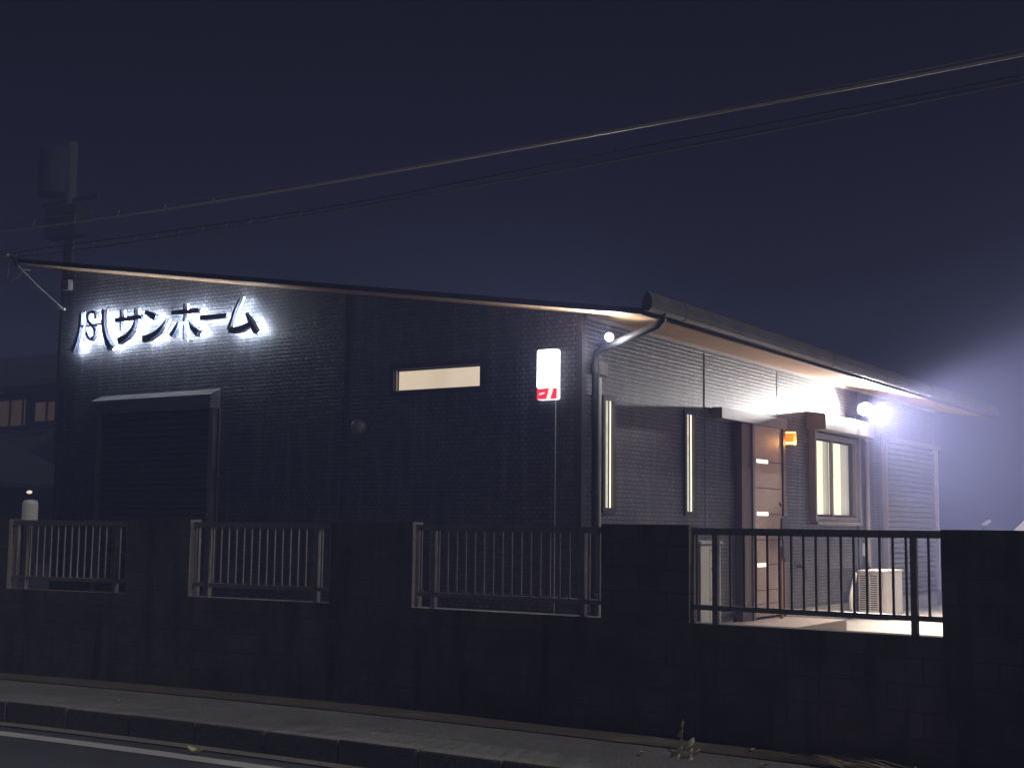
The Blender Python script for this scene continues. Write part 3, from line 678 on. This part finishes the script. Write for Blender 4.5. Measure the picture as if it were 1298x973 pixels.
# ------------------------------------------------------------------ parked car at the right edge
CX, CY = -4.98, 22.0
cr = thing('parked_car', 'white car half hidden behind the wall at the right edge', 'car', (CX + 1.5, CY + .7, ZL))
side = [(-.55, .35), (-.5, .75), (-.35, 1.0), (-.12, 1.12), (.42, 1.63), (.7, 1.78), (1.3, 1.82), (2.4, 1.8), (2.75, 1.7), (2.85, 1.2), (2.88, .35)]
body = MB(); body.prism([(CX + a, CY, ZL + z - .12) for a, z in side], (0, 1.45, 0)); body.build('body', 'carw', cr, bevel=.035, smooth=False)
def cpan(pts, name, mat, par=cr, d=-.006): return MB().prism([(CX + a, CY + d, ZL + z - .12) for a, z in pts], (0, .004, 0)).build(name, mat, par)
wsd = cpan([(.2, 1.15), (.52, 1.48), (.72, 1.62), (1.2, 1.66), (1.2, 1.15)], 'side_window', 'glass'); cpan([(1.3, 1.15), (1.3, 1.66), (2.4, 1.64), (2.6, 1.15)], 'side_window', 'glass')
m = MB(); m.prism([(CX - .11, CY + .1, ZL + 1.03), (CX + .40, CY + .14, ZL + 1.51), (CX + .40, CY + 1.31, ZL + 1.51), (CX - .11, CY + 1.35, ZL + 1.03)], (-.012, 0, .012)); m.build('windscreen', 'glass', cr)
B(CX+.6, CX+.625, CY-.012, CY-.008, ZL+1.03, ZL+1.45).build('window_bar', 'trim', cr)
for x in (CX + .15, CX + 2.2):
    for y in (CY - .02, CY + 1.3):
        wh = MB().tube([(x, y, ZL+.28), (x, y+.16, ZL+.28)], .28, 24).build('wheel', 'tyre', cr); MB().tube([(x, y-.008, ZL+.28), (x, y, ZL+.28)], .16, 16).build('rim', 'gutter', wh)
for y in (CY + .12, CY + 1.2): MB().ell((CX - .5, y + .06, ZL + .62), (.06, .12, .09), 12, 8).build('headlight', 'trim', cr)
m = MB().tube([(CX-.36, CY-.02, ZL+.95), (CX-.37, CY-.06, ZL+1.2), (CX-.36, CY-.06, ZL+1.26)], .012, 6); mo = m.build('mirror_arm', 'dark', cr)
MB().ell((CX-.32, CY-.06, ZL+1.29), (.085, .05, .032), 14, 8, Matrix.Rotation(R(-28), 3, 'Y')).build('mirror', 'carw', mo)

# ------------------------------------------------------------------ weeds and litter on the pavement
def seed_plant(name, base, stems, label, group=None):
    t = thing(name, label, 'plant', base, group)
    s_ = MB(); hd = MB()
    for (dx, dy, h, lean) in stems:
        p = [Vector(base)]
        for k in range(1, 6):
            u = k/5; p.append(Vector(base) + Vector((dx*u + lean*u*u*.6, dy*u, h*u - .02*u*u)))
        s_.tube([tuple(q) for q in p], [.0025]*5 + [.0015], 5)
        e = p[-1]; L = random.uniform(.018, .03); ax = Matrix.Rotation(random.uniform(.3, .9), 3, 'Y') @ Matrix.Rotation(random.uniform(-.5, .5), 3, 'X')
        hd.ell(tuple(e - Vector((0, 0, .01))), (.010, .008, L * 1.15), 8, 6, ax)
    s_.build('stem', 'stalk', t); hd.build('seed_head', 'straw', t)
    return t
seed_plant('weed', (-3.42, 7.02, 0), [(-.16, .3, .17, .02), (-.12, .2, .13, .01), (-.03, .15, .10, .01), (-.02, .12, .095, .03), (.01, .06, .06, .02), (.03, .08, .055, .03), (-.07, .02, .045, 0), (-.03, -.02, .03, .01), (.03, .0, .035, .02), (-.06, .05, .06, .02), (.05, -.02, .02, 0)], 'small dry weed with pale seed heads at the foot of the wall')
def blade(mb, p0, d, L, w, lift, n=8):
    d = Vector(d).normalized(); sd = Vector((-d.y, d.x, 0)); i0 = len(mb.v)
    for k in range(n+1):
        u = k/n; c = Vector(p0) + d * L * u + Vector((0, 0, lift * 4 * u * (1-u) + .006)); ww_ = w * (1-u) ** .6 * (.4 + .6 * min(1, u*5)) + .0006
        mb.v += [tuple(c - sd*ww_), tuple(c + sd*ww_ + Vector((0, 0, .002)))]
    for k in range(n): mb.f.append([i0+2*k, i0+2*k+1, i0+2*k+3, i0+2*k+2])
tf = MB()
for k in range(26):
    p = (-2.45 + random.uniform(-.15, .35), 7.30 + random.uniform(-.12, .05), 0)
    blade(tf, p, (-1, random.uniform(.1, .32), 0), random.uniform(.35, .95), random.uniform(.004, .008), random.uniform(.01, .05))
tag(tf.build('grass_tuft', 'straw', None, loc=(-2.45, 7.3, 0)), 'long dry grass blades lying flat along the foot of the wall', 'plant')
spots = [(-3.18, 7.44, 'curled pale leaf lying just right of the weed against the wall'), (-3.66, 6.96, 'pale leaf on the pavement just left of the weed'),
         (-2.93, 7.02, 'small pale leaf on the pavement right of the weed'), (-6.33, 6.02, 'pale litter scrap in the gutter at the foot of the kerb'),
         (-5.35, 6.75, 'lone twig-like leaf in the middle of the pavement'), (-7.75, 6.62, 'crumpled leaf on the pavement near the left edge'),
         (-2.2, 7.40, 'pale leaf beside the flat dry grass')]
for i, (x, y, lb) in enumerate(spots):
    z = 0 if i != 3 else -.142
    sc_ = 1.0 if i != 3 else 2.4
    m = MB(); a = random.uniform(0, 3.1) if i != 3 else .1; n = 6
    for k in range(n):
        u0, u1 = k/n, (k+1)/n
        def q(u, s): 
            w_ = .012*sc_*math.sin(math.pi*(u*.92+.04)); L = .055*sc_*(u-.5)
            return (x + L*math.cos(a) - s*w_*math.sin(a), y + L*math.sin(a) + s*w_*math.cos(a), z + .006 + .02*sc_*abs(u-.5) + .008*sc_*(s*s))
        for s0, s1 in ((-1, 0), (0, 1)): m.face([q(u0, s0), q(u1, s0), q(u1, s1), q(u0, s1)])
    tag(m.build('dead_leaf', 'leaf' if i != 3 else 'straw', None, loc=(x, y, z)), lb, 'leaf', 'dead leaves scattered along the pavement')

# ------------------------------------------------------------------ night air
hz = B(-61, 41, -31, 61, -1.6, 11)
ho = hz.build('haze', 'trim'); ho['kind'] = 'stuff'
vm = bpy.data.materials.new('night_air'); vm.use_nodes = True; nt = vm.node_tree
for n_ in list(nt.nodes):
    if n_.type != 'OUTPUT_MATERIAL': nt.nodes.remove(n_)
pv = nt.nodes.new('ShaderNodeVolumePrincipled'); pv.inputs['Color'].default_value = (.42, .48, 1, 1)
pv.inputs['Density'].default_value = HAZE; pv.inputs['Anisotropy'].default_value = 0
nt.links.new(pv.outputs[0], [n_ for n_ in nt.nodes if n_.type == 'OUTPUT_MATERIAL'][0].inputs['Volume'])
ho.data.materials.clear(); ho.data.materials.append(vm)

# ------------------------------------------------------------------ lights
lchild(slight('floodlight_beam', LP, P_FLOOD, (1, .96, .93), .05, (-.05, -1, -.02), 115, 1), fl_)
lchild(slight('floodlight_yard_beam', LP, P_OUT, (1, .88, .74), .05, (1, .05, -.35), 170, 1), fl_)
lchild(plight('floodlight_spill', LP, P_OMNI, (1, .97, .93), .05), fl_)
lchild(plight('spotlight_spill', P2 + Vector((.06, -.02, -.06)), 8, (.95, .97, 1), .03), sl)
lchild(slight('spotlight_beam', P2 + dd * .06, P_SPOT, (.95, .97, 1), .03, (-.3, -.9, .15), 172, .7), sl)
lchild(plight('lantern_light', (XB+.19, 14.81, 2.32), P_LANT, (1, .42, .12), .03), lt)
su = bpy.data.lights.new('street_fill', 'SUN'); su.energy = P_SUN; su.angle = R(.5); su.color = (1, .95, .88)  # added sun lamp standing in for unseen street lighting
so = bpy.data.objects.new('street_fill', su); COL.objects.link(so)
sd = Vector(SUN_DIR).normalized()       # direction towards the source
so.rotation_euler = sd.to_track_quat('Z', 'Y').to_euler(); so.location = (5, 0, 20)
wld = bpy.data.worlds.new('World'); S.world = wld; wld.use_nodes = True; nt = wld.node_tree
bg = nt.nodes['Background']; sky = nt.nodes.new('ShaderNodeTexSky'); sky.sky_type = 'NISHITA'; sky.sun_disc = False
sky.sun_elevation = math.asin(sd.z); sky.sun_rotation = math.atan2(sd.x, sd.y)
mx = nt.nodes.new('ShaderNodeMix'); mx.data_type = 'RGBA'; mx.blend_type = 'MULTIPLY'; mx.inputs[0].default_value = 1
nt.links.new(sky.outputs[0], mx.inputs[6]); mx.inputs[7].default_value = (*SKY_TINT, 1)
nt.links.new(mx.outputs[2], bg.inputs['Color']); bg.inputs['Strength'].default_value = SKY_STR

vs = S.view_settings; vs.view_transform = 'Standard'; vs.look = 'None'; vs.exposure = .3; vs.gamma = 1; vs.use_curve_mapping = False
S.render.engine = 'CYCLES'; c = S.cycles
c.use_denoising = True; c.max_bounces = 5; c.diffuse_bounces = 3; c.glossy_bounces = 2; c.volume_bounces = 0; c.transmission_bounces = 2
c.sample_clamp_indirect = 3; c.sample_clamp_direct = 0; c.caustics_reflective = False; c.caustics_refractive = False
c.use_adaptive_sampling = True; c.adaptive_threshold = .02
